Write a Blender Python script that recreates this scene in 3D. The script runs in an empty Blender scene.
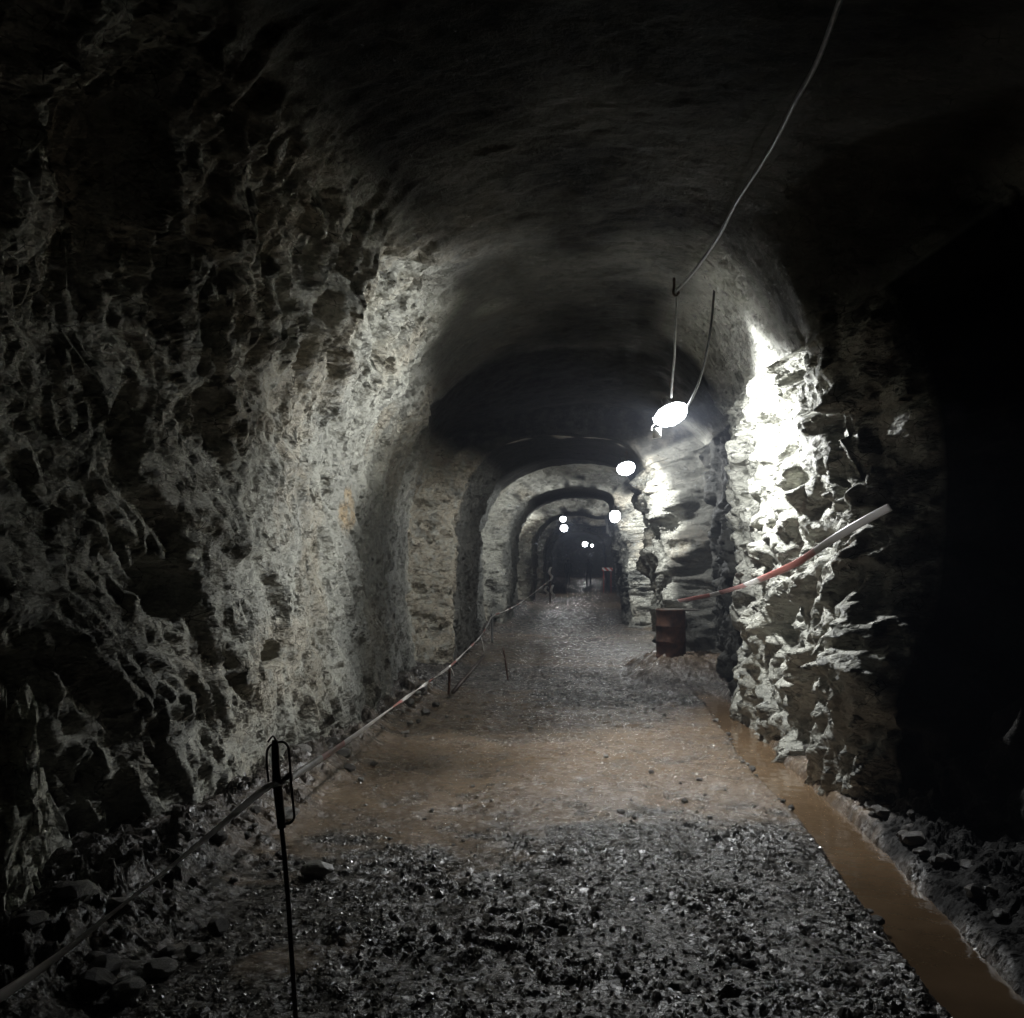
import bpy, bmesh, math, random
import numpy as np
from mathutils import Vector, Matrix
random.seed(7)
C = bpy.context.scene.collection
PI = math.pi
H0 = 1.6

# ------------------------------------------------------------------ camera
cam_d = bpy.data.cameras.new('camera'); cam = bpy.data.objects.new('camera', cam_d); C.objects.link(cam)
cam_d.sensor_width = 36.0; cam_d.lens = 1000/1024*36; cam_d.clip_start = .05; cam_d.clip_end = 300
cam.location = (0, 0, H0)
YAW, PITCH = math.atan((580-512)/1000), math.atan((560-509)/1000)
cam.rotation_euler = (PI/2+PITCH, 0, YAW)
bpy.context.scene.camera = cam
RM = cam.rotation_euler.to_matrix()
def at(px, py, Y):
    """point at distance Y down the tunnel seen at pixel px, py"""
    d = RM @ Vector(((px-512)/1000, -(py-509)/1000, -1))
    return Vector((0, 0, H0)) + d*(Y/d.y)
def on_floor(px, py, z=0):
    d = RM @ Vector(((px-512)/1000, -(py-509)/1000, -1))
    return Vector((0, 0, H0)) + d*((z-H0)/d.z)

# ------------------------------------------------------------------ numpy noise
def h32(ix, iy, iz, s):
    x = (ix.astype(np.int64)*374761393 + iy.astype(np.int64)*668265263 + iz.astype(np.int64)*2147483647 + s*144665) & 0xFFFFFFFF
    x = ((x ^ (x >> 13))*1274126177) & 0xFFFFFFFF
    x = ((x ^ (x >> 16))*2246822519) & 0xFFFFFFFF
    x = x ^ (x >> 15)
    return (x & 0xFFFFFF).astype(np.float32)/np.float32(0xFFFFFF)
def vnoise(P, cell, s):
    q = P/cell; b = np.floor(q); f = q-b; f = f*f*(3-2*f); b = b.astype(np.int64)
    r = 0
    for dx in (0, 1):
        for dy in (0, 1):
            for dz in (0, 1):
                w = (f[..., 0] if dx else 1-f[..., 0])*(f[..., 1] if dy else 1-f[..., 1])*(f[..., 2] if dz else 1-f[..., 2])
                r = r + w*h32(b[..., 0]+dx, b[..., 1]+dy, b[..., 2]+dz, s)
    return r*2-1
def fbm(P, cell, s, n=4):
    r = 0; a = .5
    for i in range(n):
        r = r + a*vnoise(P, cell, s+i*17); cell = cell/2; a *= .5
    return r
def facet(P, cell, s, tilt=1.0, off=1.0):
    """plane-cut blocks: each cell of a jittered grid is a tilted flat face"""
    q = P/np.asarray(cell, dtype=float); b = np.floor(q).astype(np.int64)
    best = np.full(q.shape[:-1], 1e9, dtype=np.float32); val = np.zeros_like(best)
    for dx in (-1, 0, 1):
        for dy in (-1, 0, 1):
            for dz in (-1, 0, 1):
                i, j, k = b[..., 0]+dx, b[..., 1]+dy, b[..., 2]+dz
                ex = q[..., 0]-(i+h32(i, j, k, s)); ey = q[..., 1]-(j+h32(i, j, k, s+1)); ez = q[..., 2]-(k+h32(i, j, k, s+2))
                d = ex*ex+ey*ey+ez*ez
                v = off*(h32(i, j, k, s+3)-.5) + tilt*(ex*(h32(i, j, k, s+4)-.5)+ey*(h32(i, j, k, s+5)-.5)+ez*(h32(i, j, k, s+6)-.5))
                m = d < best
                best = np.where(m, d, best); val = np.where(m, v, val)
    return val
def sstep(a, b, x):
    t = np.clip((x-a)/(b-a), 0, 1); return t*t*(3-2*t)

# ------------------------------------------------------------------ mesh helpers
def tag(o, label=None, cat=None, group=None, kind=None):
    if label: o['label'] = label
    if cat: o['category'] = cat
    if group: o['group'] = group
    if kind: o['kind'] = kind
    return o
def link(name, me, mat, parent=None):
    o = bpy.data.objects.new(name, me); C.objects.link(o)
    if mat: me.materials.append(mat)
    if parent: o.parent = parent
    return o
def empty(name, loc=(0, 0, 0), rz=0):
    o = bpy.data.objects.new(name, None); C.objects.link(o); o.location = loc; o.rotation_euler.z = rz
    o.empty_display_size = .1
    return o
def grid_mesh(name, P, attrs=None, flip=False, smooth=True):
    ny, nt = P.shape[:2]
    me = bpy.data.meshes.new(name)
    idx = np.arange(ny*nt).reshape(ny, nt)
    a, b, c, d = idx[:-1, :-1], idx[:-1, 1:], idx[1:, 1:], idx[1:, :-1]
    q = np.stack([a, b, c, d] if not flip else [d, c, b, a], -1).reshape(-1, 4)
    me.vertices.add(ny*nt); me.vertices.foreach_set('co', P.reshape(-1).astype(np.float32))
    me.loops.add(q.size); me.loops.foreach_set('vertex_index', q.reshape(-1).astype(np.int32))
    me.polygons.add(len(q)); me.polygons.foreach_set('loop_start', (np.arange(len(q))*4).astype(np.int32))
    me.polygons.foreach_set('use_smooth', np.full(len(q), smooth))
    me.update(calc_edges=True)
    for k, v in (attrs or {}).items():
        at_ = me.attributes.new(k, 'FLOAT', 'POINT'); at_.data.foreach_set('value', v.reshape(-1).astype(np.float32))
    return me
def tube_mesh(name, pts, rad, n=8, flat=None, along=True, cap=True, subdiv=1):
    """swept tube; flat=(w,h) makes a ribbon of real thickness with optional twist"""
    pts = [Vector(p) for p in pts]
    if subdiv > 1:
        out = []
        for i in range(len(pts)-1):
            p0 = pts[max(i-1, 0)]; p1 = pts[i]; p2 = pts[i+1]; p3 = pts[min(i+2, len(pts)-1)]
            for k in range(subdiv):
                t = k/subdiv
                out.append(.5*((2*p1)+(p2-p0)*t+(2*p0-5*p1+4*p2-p3)*t*t+(3*p1-p0-3*p2+p3)*t**3))
        out.append(pts[-1])
        if not isinstance(rad, (int, float)):
            rad = [rad[min(int(i/subdiv), len(rad)-1)] for i in range(len(out))]
        pts = out
    me = bpy.data.meshes.new(name); V = []; F = []; L = []
    s = 0; up = Vector((0, 0, 1))
    for i, p in enumerate(pts):
        t = (pts[min(i+1, len(pts)-1)]-pts[max(i-1, 0)]).normalized()
        if i: s += (p-pts[i-1]).length
        if i == 0:
            u = up if abs(t.dot(up)) < .95 else Vector((1, 0, 0))
            sd = t.cross(u).normalized()
        else:
            sd = (sd-t*sd.dot(t)).normalized()
        w = t.cross(sd)
        r = rad if isinstance(rad, (int, float)) else rad[i]
        for k in range(n):
            a = 2*PI*k/n
            if flat:
                tw = flat[2](s) if len(flat) > 2 else 0
                x, y = math.cos(a)*flat[0], math.sin(a)*flat[1]
                x, y = x*math.cos(tw)-y*math.sin(tw), x*math.sin(tw)+y*math.cos(tw)
            else:
                x, y = math.cos(a)*r, math.sin(a)*r
            V.append(p+sd*x+w*y); L.append(s)
    for i in range(len(pts)-1):
        for k in range(n):
            F.append((i*n+k, i*n+(k+1) % n, (i+1)*n+(k+1) % n, (i+1)*n+k))
    if cap:
        F.append(tuple(range(n))[::-1]); F.append(tuple((len(pts)-1)*n+k for k in range(n)))
    me.from_pydata(V, [], F); me.update()
    a_ = me.attributes.new('along', 'FLOAT', 'POINT'); a_.data.foreach_set('value', L)
    for p in me.polygons: p.use_smooth = True
    return me
def lathe_mesh(name, prof, n=32):
    me = bpy.data.meshes.new(name); V = []; F = []
    for r, z in prof:
        for k in range(n):
            V.append((r*math.cos(2*PI*k/n), r*math.sin(2*PI*k/n), z))
    for i in range(len(prof)-1):
        for k in range(n):
            F.append((i*n+k, i*n+(k+1) % n, (i+1)*n+(k+1) % n, (i+1)*n+k))
    F.append(tuple(range(n))[::-1]); F.append(tuple((len(prof)-1)*n+k for k in range(n)))
    me.from_pydata(V, [], F); me.update()
    for p in me.polygons: p.use_smooth = len(p.vertices) == 4
    return me

# ------------------------------------------------------------------ materials
def new_mat(name):
    m = bpy.data.materials.new(name); m.use_nodes = True
    nt = m.node_tree; nt.nodes.clear()
    out = nt.nodes.new('ShaderNodeOutputMaterial')
    return m, nt, out
class N:
    def __init__(s, nt): s.nt = nt
    def __call__(s, t, _o=None, **kw):
        n = s.nt.nodes.new(t)
        for k, v in kw.items():
            if k.startswith('i_'):
                key = k[2:]; key = int(key) if key.isdigit() else key.replace('_', ' ')
                if isinstance(v, bpy.types.NodeSocket): s.nt.links.new(v, n.inputs[key])
                else: n.inputs[key].default_value = v
            else: setattr(n, k, v)
        return n
def math_(n, op, a, b=None, clamp=False):
    x = n('ShaderNodeMath', operation=op, use_clamp=clamp)
    for i, v in enumerate((a, b)):
        if v is None: continue
        if isinstance(v, bpy.types.NodeSocket): n.nt.links.new(v, x.inputs[i])
        else: x.inputs[i].default_value = v
    return x.outputs[0]
def mix(n, f, a, b):
    x = n('ShaderNodeMix', data_type='RGBA')
    for i, v in ((0, f), (6, a), (7, b)):
        if isinstance(v, bpy.types.NodeSocket): n.nt.links.new(v, x.inputs[i])
        elif isinstance(v, tuple): x.inputs[i].default_value = (*v, 1) if len(v) == 3 else v
        else: x.inputs[i].default_value = v
    return x.outputs[2]
def ramp(n, f, lo, hi):
    x = n('ShaderNodeMapRange', interpolation_type='SMOOTHSTEP')
    n.nt.links.new(f, x.inputs[0]); x.inputs[1].default_value = lo; x.inputs[2].default_value = hi
    return x.outputs[0]

def facet_height(n, vec, scale, rot=(0, 0, 0), sc=(1, 1, 1)):
    mp = n('ShaderNodeMapping', i_Vector=vec, i_Rotation=rot, i_Scale=tuple(scale*q for q in sc)).outputs[0]
    wob = n('ShaderNodeTexNoise', i_Vector=mp, i_Scale=1.3, i_Detail=3, i_Roughness=.6)
    w = n('ShaderNodeVectorMath', operation='SCALE', i_0=wob.outputs['Color'], i_Scale=.7)
    p = n('ShaderNodeVectorMath', operation='ADD', i_0=mp, i_1=w.outputs[0]).outputs[0]
    v = n('ShaderNodeTexVoronoi', i_Vector=p, i_Scale=1, feature='F1')
    d = n('ShaderNodeVectorMath', operation='SUBTRACT', i_0=p, i_1=v.outputs['Position']).outputs[0]
    c = n('ShaderNodeVectorMath', operation='SUBTRACT', i_0=v.outputs['Color'], i_1=(.5, .5, .5)).outputs[0]
    h = n('ShaderNodeVectorMath', operation='DOT_PRODUCT', i_0=d, i_1=c).outputs['Value']
    s = n('ShaderNodeSeparateXYZ', i_Vector=c).outputs[0]
    return math_(n, 'ADD', math_(n, 'MULTIPLY', h, 1.6), math_(n, 'MULTIPLY', s, .7)), v
def rock_material(name='blasted_rock', k=1.0):
    m, nt, out = new_mat(name); n = N(nt)
    tc = n('ShaderNodeTexCoord').outputs['Object']
    painted_shade = n('ShaderNodeAttribute', attribute_name='painted_shade').outputs['Fac']  # unlit areas painted into the rock colour, near black
    painted_dim = n('ShaderNodeAttribute', attribute_name='painted_dim').outputs['Fac']  # weaker shade painted into the rock colour, dark grey
    warm = n('ShaderNodeAttribute', attribute_name='warm').outputs['Fac']
    big = n('ShaderNodeTexNoise', i_Vector=tc, i_Scale=1.1, i_Detail=6, i_Roughness=.6).outputs['Fac']
    mid = n('ShaderNodeTexNoise', i_Vector=tc, i_Scale=7, i_Detail=8, i_Roughness=.65).outputs['Fac']
    fine = n('ShaderNodeTexNoise', i_Vector=tc, i_Scale=34, i_Detail=6, i_Roughness=.7).outputs['Fac']
    mp = n('ShaderNodeMapping', i_Vector=tc, i_Rotation=(.9, .35, .2), i_Scale=(4, 4, 11)).outputs[0]
    strat = n('ShaderNodeTexNoise', i_Vector=mp, i_Scale=1.4, i_Detail=6, i_Roughness=.6).outputs['Fac']
    c = mix(n, ramp(n, big, .35, .65), tuple(k*q for q in (.30, .298, .26)), tuple(k*q for q in (.425, .42, .36)))
    c = mix(n, ramp(n, mid, .52, .72), c, tuple(k*q for q in (.54, .53, .465)))
    c = mix(n, ramp(n, strat, .27, .42), (.19, .19, .175), c)
    c = mix(n, math_(n, 'MULTIPLY', ramp(n, mid, .3, .6), warm, True), c, (.37, .265, .14))
    # small dark pits and cracks
    vor = n('ShaderNodeTexVoronoi', i_Vector=n('ShaderNodeMapping', i_Vector=tc, i_Scale=(9, 9, 14)).outputs[0], i_Scale=1, feature='DISTANCE_TO_EDGE').outputs['Distance']
    crack = math_(n, 'MULTIPLY', ramp(n, vor, .05, .0), ramp(n, mid, .5, .62))
    c = mix(n, crack, c, (.06, .058, .05))
    c = mix(n, ramp(n, fine, .39, .27), c, (.09, .09, .08))
    c = mix(n, painted_dim, c, (.075, .078, .072))
    c = mix(n, painted_shade, c, mix(n, ramp(n, mid, .4, .65), (.011, .011, .011), (.030, .028, .025)))
    bs = n('ShaderNodeBsdfPrincipled', i_Base_Color=c, i_Roughness=math_(n, 'ADD', .42, math_(n, 'MULTIPLY', mid, .5)))
    nt.links.new(math_(n, 'SUBTRACT', .38, math_(n, 'MULTIPLY', painted_shade, .34)), bs.inputs['Specular IOR Level'])
    b1 = n('ShaderNodeBump', i_Strength=.9, i_Distance=.02, i_Height=fine)
    inv = math_(n, 'SUBTRACT', 1.0, math_(n, 'MULTIPLY', painted_shade, .78))
    ha, _ = facet_height(n, tc, 3.4, (.9, .35, .2), (1, 1, 2.1)); hb, _ = facet_height(n, tc, 9, (.9, .35, .2), (1, 1, 1.9)); hc, _ = facet_height(n, tc, 24, (.9, .35, .2), (1, 1, 1.6))
    def bump(h, dist, prev, k=1.0):
        b = n('ShaderNodeBump', i_Distance=dist, i_Height=h, i_Normal=prev); nt.links.new(math_(n, 'MULTIPLY', inv, k), b.inputs['Strength']); return b.outputs[0]
    nn_ = bump(hc, .02, b1.outputs[0], .8); nn_ = bump(hb, .07, nn_, .9); nn_ = bump(ha, .17, nn_, .8)
    b3 = n('ShaderNodeBump', i_Strength=.25, i_Distance=.05, i_Height=strat, i_Normal=nn_)
    nt.links.new(b3.outputs[0], bs.inputs['Normal'])
    nt.links.new(bs.outputs[0], out.inputs[0])
    return m
def floor_material():
    m, nt, out = new_mat('muddy_floor'); n = N(nt)
    tc = n('ShaderNodeTexCoord').outputs['Object']
    mud = n('ShaderNodeAttribute', attribute_name='mud').outputs['Fac']
    big = n('ShaderNodeTexNoise', i_Vector=tc, i_Scale=1.7, i_Detail=5, i_Roughness=.6).outputs['Fac']
    mid = n('ShaderNodeTexNoise', i_Vector=tc, i_Scale=9, i_Detail=7, i_Roughness=.7).outputs['Fac']
    fine = n('ShaderNodeTexNoise', i_Vector=tc, i_Scale=60, i_Detail=5, i_Roughness=.7).outputs['Fac']
    grav = mix(n, ramp(n, mid, .35, .7), (.040, .037, .034), (.135, .122, .108))
    grav = mix(n, ramp(n, fine, .58, .72), grav, (.19, .175, .155))
    brown = mix(n, ramp(n, big, .35, .65), (.120, .083, .052), (.180, .130, .084))
    brown = mix(n, ramp(n, fine, .55, .7), brown, (.21, .16, .11))
    brown = mix(n, ramp(n, mid, .42, .3), brown, (.07, .042, .025))
    c = mix(n, mud, grav, brown)
    c = mix(n, n('ShaderNodeAttribute', attribute_name='dark').outputs['Fac'], c, (.018, .017, .016))  # shade beside the ditch painted near black
    rough = math_(n, 'ADD', math_(n, 'ADD', .10, math_(n, 'MULTIPLY', mid, .32)), math_(n, 'MULTIPLY', n('ShaderNodeAttribute', attribute_name='dark').outputs['Fac'], .5))
    film = math_(n, 'MULTIPLY', ramp(n, big, .5, .62), mud)
    r = n('ShaderNodeMix', data_type='FLOAT'); nt.links.new(film, r.inputs[0]); nt.links.new(rough, r.inputs[2]); r.inputs[3].default_value = .10
    bs = n('ShaderNodeBsdfPrincipled', i_Base_Color=c, i_Roughness=r.outputs[0])
    nt.links.new(math_(n, 'SUBTRACT', .55, math_(n, 'MULTIPLY', n('ShaderNodeAttribute', attribute_name='dark').outputs['Fac'], .45)), bs.inputs['Specular IOR Level'])
    b1 = n('ShaderNodeBump', i_Strength=.7, i_Distance=.012, i_Height=fine)
    inv = math_(n, 'SUBTRACT', 1.0, math_(n, 'MULTIPLY', mud, .75))
    ha, _ = facet_height(n, tc, 18); hb, _ = facet_height(n, tc, 46)
    b0 = n('ShaderNodeBump', i_Distance=.012, i_Height=hb, i_Normal=b1.outputs[0]); nt.links.new(inv, b0.inputs['Strength'])
    b2 = n('ShaderNodeBump', i_Distance=.03, i_Height=ha, i_Normal=b0.outputs[0]); nt.links.new(inv, b2.inputs['Strength'])
    nt.links.new(b2.outputs[0], bs.inputs['Normal']); nt.links.new(bs.outputs[0], out.inputs[0])
    return m
def simple(name, col, rough=.6, metal=0, noise=0, col2=None, scale=12, bump=0):
    m, nt, out = new_mat(name); n = N(nt)
    bs = n('ShaderNodeBsdfPrincipled', i_Roughness=rough, i_Metallic=metal)
    tc = n('ShaderNodeTexCoord').outputs['Object']
    f = n('ShaderNodeTexNoise', i_Vector=tc, i_Scale=scale, i_Detail=6, i_Roughness=.65).outputs['Fac']
    c = mix(n, ramp(n, f, .38, .64), col, col2 or tuple(x*.7 for x in col))
    nt.links.new(c, bs.inputs['Base Color'])
    if bump:
        b = n('ShaderNodeBump', i_Strength=.8, i_Distance=bump, i_Height=f); nt.links.new(b.outputs[0], bs.inputs['Normal'])
    nt.links.new(bs.outputs[0], out.inputs[0])
    return m
def tape_material(name, period, red, white, duty=.5, thin=.6):
    m, nt, out = new_mat(name); n = N(nt)
    a = n('ShaderNodeAttribute', attribute_name='along').outputs['Fac']
    tc = n('ShaderNodeTexCoord').outputs['Object']
    f = math_(n, 'FRACT', math_(n, 'DIVIDE', a, period))
    s = math_(n, 'GREATER_THAN', f, duty)
    c = mix(n, s, red, white)
    g = n('ShaderNodeTexNoise', i_Vector=tc, i_Scale=3, i_Detail=5).outputs['Fac']
    c = mix(n, ramp(n, g, .52, .8), c, (.22, .18, .15))
    bs = n('ShaderNodeBsdfPrincipled', i_Base_Color=c, i_Roughness=.35)
    tr = n('ShaderNodeBsdfTranslucent', i_Color=mix(n, .5, c, (1, 1, 1)))      # thin plastic lets light through
    ms = n('ShaderNodeMixShader', i_0=thin); nt.links.new(bs.outputs[0], ms.inputs[1]); nt.links.new(tr.outputs[0], ms.inputs[2])
    nt.links.new(ms.outputs[0], out.inputs[0])
    return m
def water_material():
    m, nt, out = new_mat('muddy_water'); n = N(nt)
    tc = n('ShaderNodeTexCoord').outputs['Object']
    f = n('ShaderNodeTexNoise', i_Vector=tc, i_Scale=2.2, i_Detail=4).outputs['Fac']
    g = n('ShaderNodeTexNoise', i_Vector=tc, i_Scale=14, i_Detail=3).outputs['Fac']
    c = mix(n, ramp(n, f, .35, .65), (.12, .078, .044), (.16, .105, .06))
    bs = n('ShaderNodeBsdfPrincipled', i_Base_Color=c, i_Roughness=.08)
    b = n('ShaderNodeBump', i_Strength=.25, i_Distance=.01, i_Height=g); nt.links.new(b.outputs[0], bs.inputs['Normal'])
    nt.links.new(bs.outputs[0], out.inputs[0])
    return m
def glow_material(strength):
    m, nt, out = new_mat('glowing_bulb_glass'); n = N(nt)
    e = n('ShaderNodeEmission', i_Color=(.93, .96, 1, 1), i_Strength=strength)
    t = n('ShaderNodeBsdfTransparent')
    s = n('ShaderNodeAddShader'); nt.links.new(e.outputs[0], s.inputs[0]); nt.links.new(t.outputs[0], s.inputs[1])
    nt.links.new(s.outputs[0], out.inputs[0])
    m.cycles.emission_sampling = 'NONE'
    return m
ROCK = rock_material(); FLOOR = floor_material()
RUST = simple('rusty_steel', (.10, .045, .025), .7, .3, col2=(.045, .022, .015), scale=9, bump=.004)
IRON = simple('dark_iron_bar', (.035, .03, .027), .45, .6, col2=(.07, .04, .028), scale=40)
RUBBER = simple('black_cable_rubber', (.045, .045, .045), .35, 0, scale=30)
GREYRUB = simple('grey_cable_rubber', (.25, .25, .24), .35, 0, scale=30)
PLUG = simple('white_plastic', (.75, .75, .72), .4)
STONE = simple('wet_grey_stone', (.30, .29, .265), .42, 0, col2=(.13, .125, .115), scale=14, bump=.012)
STONE_D = simple('dark_wet_stone', (.10, .092, .08), .3, 0, col2=(.05, .045, .04), scale=20, bump=.01)
CHIP = simple('gravel_chips', (.32, .30, .27), .28, 0, col2=(.055, .05, .045), scale=9)
TAPE = tape_material('red_white_tape', 2.7, (.74, .71, .68), (.46, .13, .10), .30)
LINE = tape_material('twisted_tape', 2.6, (.48, .16, .13), (.74, .70, .66), .22, .2)
REDC = simple('red_plastic', (.5, .05, .04), .5)
WATER = water_material()

# ------------------------------------------------------------------ tunnel shell
rib_L = [(-1.82, -.25), (-1.78, .8), (-1.75, 1.6), (-1.68, 2.4), (-1.3, 2.98)]
rib1_L = [(-1.95, -.25), (-1.92, .8), (-1.9, 1.6), (-1.84, 2.4), (-1.5, 3.1)]
out_L = [(-2.35, -.25), (-2.45, .8), (-2.48, 1.6), (-2.4, 2.4), (-2.0, 3.35)]
far_L = [(-2.2, -.25), (-2.3, .8), (-2.35, 1.6), (-2.25, 2.4), (-1.85, 3.2)]
left_st = [(-3, [(-2.5, -.25), (-2.6, .8), (-2.8, 1.6), (-2.8, 2.5), (-2.3, 3.6)]),
           (4.5, [(-2.65, -.25), (-2.7, .8), (-2.75, 1.6), (-2.65, 2.5), (-2.15, 3.5)]),
           (6.6, [(-2.1, -.25), (-2.1, .8), (-2.2, 1.6), (-2.15, 2.5), (-1.8, 3.45)]),
           (10, [(-2.05, -.25), (-2.1, .8), (-2.18, 1.6), (-2.1, 2.5), (-1.7, 3.4)]),
           (14.5, out_L), (15.0, rib1_L), (18.6, rib1_L), (19.1, far_L), (23.6, far_L), (24.2, rib_L), (27.8, rib_L), (28.3, far_L),
           (36.4, far_L), (37.1, rib_L), (40, rib_L), (40.6, far_L), (47.5, far_L), (48.2, rib_L), (51, rib_L), (51.6, far_L),
           (59.6, far_L), (60.3, rib_L), (64, rib_L), (65, far_L), (100, far_L)]
near_c = [(-1.15, 4.05), (0, 4.2), (1.15, 4.15)]
mid_c = [(-1.0, 4.0), (0, 4.15), (1.02, 3.98)]
rib_c = [(-.72, 3.28), (0, 3.36), (.7, 3.22)]
rib1_c = [(-.8, 3.44), (0, 3.46), (.62, 3.34)]
far_c = [(-1.0, 3.7), (0, 3.85), (1.0, 3.7)]
ceil_st = [(-3, near_c), (6, near_c), (7.4, mid_c), (11, mid_c), (14.3, far_c), (14.9, rib1_c), (18.6, rib1_c), (19.1, far_c), (23.6, far_c),
           (24.2, rib_c), (27.8, rib_c), (28.3, far_c), (36.4, far_c), (37.1, rib_c), (40, rib_c), (40.6, far_c), (47.5, far_c), (48.2, rib_c),
           (51, rib_c), (51.6, far_c), (59.6, far_c), (60.3, rib_c), (64, rib_c), (65, far_c), (100, far_c)]
near_R = [(2.7, 3.9), (3.3, 2.9), (3.2, 1.8), (2.7, .8), (2.1, -.25)]
bulge_R = [(1.60, 3.12), (1.76, 2.4), (1.82, 1.6), (1.80, .8), (1.80, -.25)]
bulge_R2 = [(1.55, 3.2), (1.68, 2.4), (1.72, 1.6), (1.70, .8), (1.74, -.25)]
out1_R = [(1.75, 3.2), (1.85, 2.4), (1.88, 1.6), (1.9, .8), (2.0, -.25)]
out_R = [(1.95, 3.2), (2.3, 2.4), (2.4, 1.6), (2.4, .8), (2.3, -.25)]
pil1_R = [(.98, 3.0), (1.12, 2.4), (1.2, 1.6), (1.32, .8), (1.6, -.25)]
pil2_R = [(.85, 2.85), (1.0, 2.3), (1.08, 1.5), (1.12, .8), (1.2, -.25)]
pil_R = [(1.22, 2.98), (1.5, 2.4), (1.58, 1.6), (1.64, .8), (1.75, -.25)]
right_st = [(-3, near_R), (6.1, near_R), (6.95, bulge_R), (8.5, bulge_R2), (11, bulge_R2), (11.5, out1_R), (14.3, out1_R), (14.8, pil1_R), (18.6, pil1_R),
            (19.2, out_R), (23.6, out_R), (24.2, pil2_R), (27.8, pil2_R), (28.4, out_R), (40, out_R), (40.6, pil_R), (46, pil_R), (46.6, out_R),
            (59, out_R), (60, pil_R), (64, pil_R), (65, out_R), (100, out_R)]
def interp(st, Y):
    ys = np.array([s[0] for s in st]); pts = np.array([s[1] for s in st], dtype=float)
    i = np.clip(np.searchsorted(ys, Y)-1, 0, len(ys)-2)
    t = (Y-ys[i])/(ys[i+1]-ys[i]); t = np.clip(t, 0, 1); t = t*t*(3-2*t)
    return pts[i]*(1-t)[:, None, None] + pts[i+1]*t[:, None, None]
def ysamples(y0, y1, k, dmin):
    ys = [y0]
    while ys[-1] < y1:
        y = ys[-1]; ys.append(y + (.12 if y < 2.6 else max(dmin, k*y)))
    return np.array(ys)
YS = ysamples(-2.5, 100, .0030, .019)
CP = np.concatenate([interp(left_st, YS), interp(ceil_st, YS), interp(right_st, YS)], 1)      # ny,13,2
SEG = 40
def catmull(cp, u):
    i = np.clip(np.floor(u).astype(int), 0, 11); t = (u-i)[None, :, None]
    p0, p1, p2, p3 = cp[:, np.maximum(i-1, 0)], cp[:, i], cp[:, i+1], cp[:, np.minimum(i+2, 12)]
    return .5*((2*p1)+(p2-p0)*t+(2*p0-5*p1+4*p2-p3)*t*t+(3*p1-p0-3*p2+p3)*t**3)
U = np.linspace(0, 12, 12*SEG+1)
XZ = catmull(CP, U)
P = np.empty((len(YS), len(U), 3)); P[..., 0] = XZ[..., 0]; P[..., 1] = YS[:, None]; P[..., 2] = XZ[..., 1]
Y = P[..., 1]; UU = np.broadcast_to(U[None, :], Y.shape)
def normals(P):
    a = np.gradient(P, axis=0); b = np.gradient(P, axis=1)
    nn = np.cross(b, a); return nn/np.maximum(np.linalg.norm(nn, axis=-1, keepdims=True), 1e-9)
Nn = normals(P)
cx = np.array([0, 0, 1.8]); inw = np.sum(Nn*((cx-P)*np.array([1, 0, 1])), -1).mean()
if inw < 0: Nn = -Nn
tz = np.array([.28, .72, .60]); tz /= np.linalg.norm(tz)
tx = np.cross(tz, [1, 0, 0]); tx /= np.linalg.norm(tx); ty = np.cross(tz, tx)
R1 = np.stack([tx, ty, tz])
Q = P@R1.T; Q = Q + .22*np.stack([fbm(P, .7, 5, 4), fbm(P, .7, 25, 4), fbm(P, .7, 45, 4)], -1)
fs0 = fbm(P, .3, 93, 3)
f1 = facet(Q, (1.15, .9, .48), 11, 1.5, 1.2)
f2 = facet(Q, (.42, .36, .17), 31, 1.6)
f3 = facet(Q, (.16, .13, .065), 51, 1.4)
f4 = facet(P+.05*fs0[..., None], (.34, .5, .22), 61, 1.3)
def blur(a, k):
    for ax in (0, 1):
        a = sum(w*np.take(a, np.clip(np.arange(a.shape[ax])+o, 0, a.shape[ax]-1), axis=ax) for o, w in zip(range(-k, k+1), np.hanning(2*k+3)[1:-1]/np.hanning(2*k+3)[1:-1].sum()))
    return a
f1 = blur(f1, 3); f2 = blur(f2, 1); f4 = blur(f4, 1)
ff = fbm(P, 1.6, 71, 3); fs = fbm(P, .12, 91, 3)
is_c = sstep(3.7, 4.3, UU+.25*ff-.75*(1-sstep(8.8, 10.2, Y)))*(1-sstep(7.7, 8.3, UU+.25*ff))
is_r = (UU > 8).astype(float)
pale = (1-is_r)*sstep(5.4, 6.6, Y+.8*ff)*(1-sstep(13.9, 14.3, Y))*(1-sstep(3.3, 3.9, UU+.4*ff))      # flatter stretch of the left wall
A = np.full(Y.shape, 1.0)
A = A*(1-.52*pale)*(1-.86*is_c)
A = A*np.where(is_r > 0, 1.0, 1.0)*(1-.35*sstep(13, 14.5, Y))
A = np.where((is_r > 0) & (Y > 6) & (Y < 12), 1.25, A); A = np.where((is_r > 0) & (Y > 14) & (Y < 30), 1.0, A)
D = A*((.19-.08*(1-is_r))*f1 + .13*f2*sstep(-.4, .15, ff+.3*fs0) + .06*f3*sstep(-.4, .2, fs0+.2) + .10*ff + .018*fs)
bm_ = is_r*(sstep(6.6, 7.2, Y)*(1-sstep(11, 11.6, Y))+sstep(13.9, 14.2, Y)*(1-sstep(16, 17, Y)))
D = D*(1-.45*bm_) + bm_*.17*f4
D = D + .12*sstep(3.2, 3.8, UU)*(1-sstep(3.9, 4.5, UU))*(f1+.3)*(Y < 12)         # ragged ledge under the roof
def blob(c, r):
    q = (P-np.array(c))/np.array(r); d = np.sqrt((q**2).sum(-1)+1e-9); return 1-sstep(.75, 1.05, d+.25*f2)
D = D - .35*blob((-2.5, 5.75, 1.42), (.6, .27, .17))
D = D - .30*blob((-2.2, 6.9, .95), (.5, .3, .10))
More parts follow.
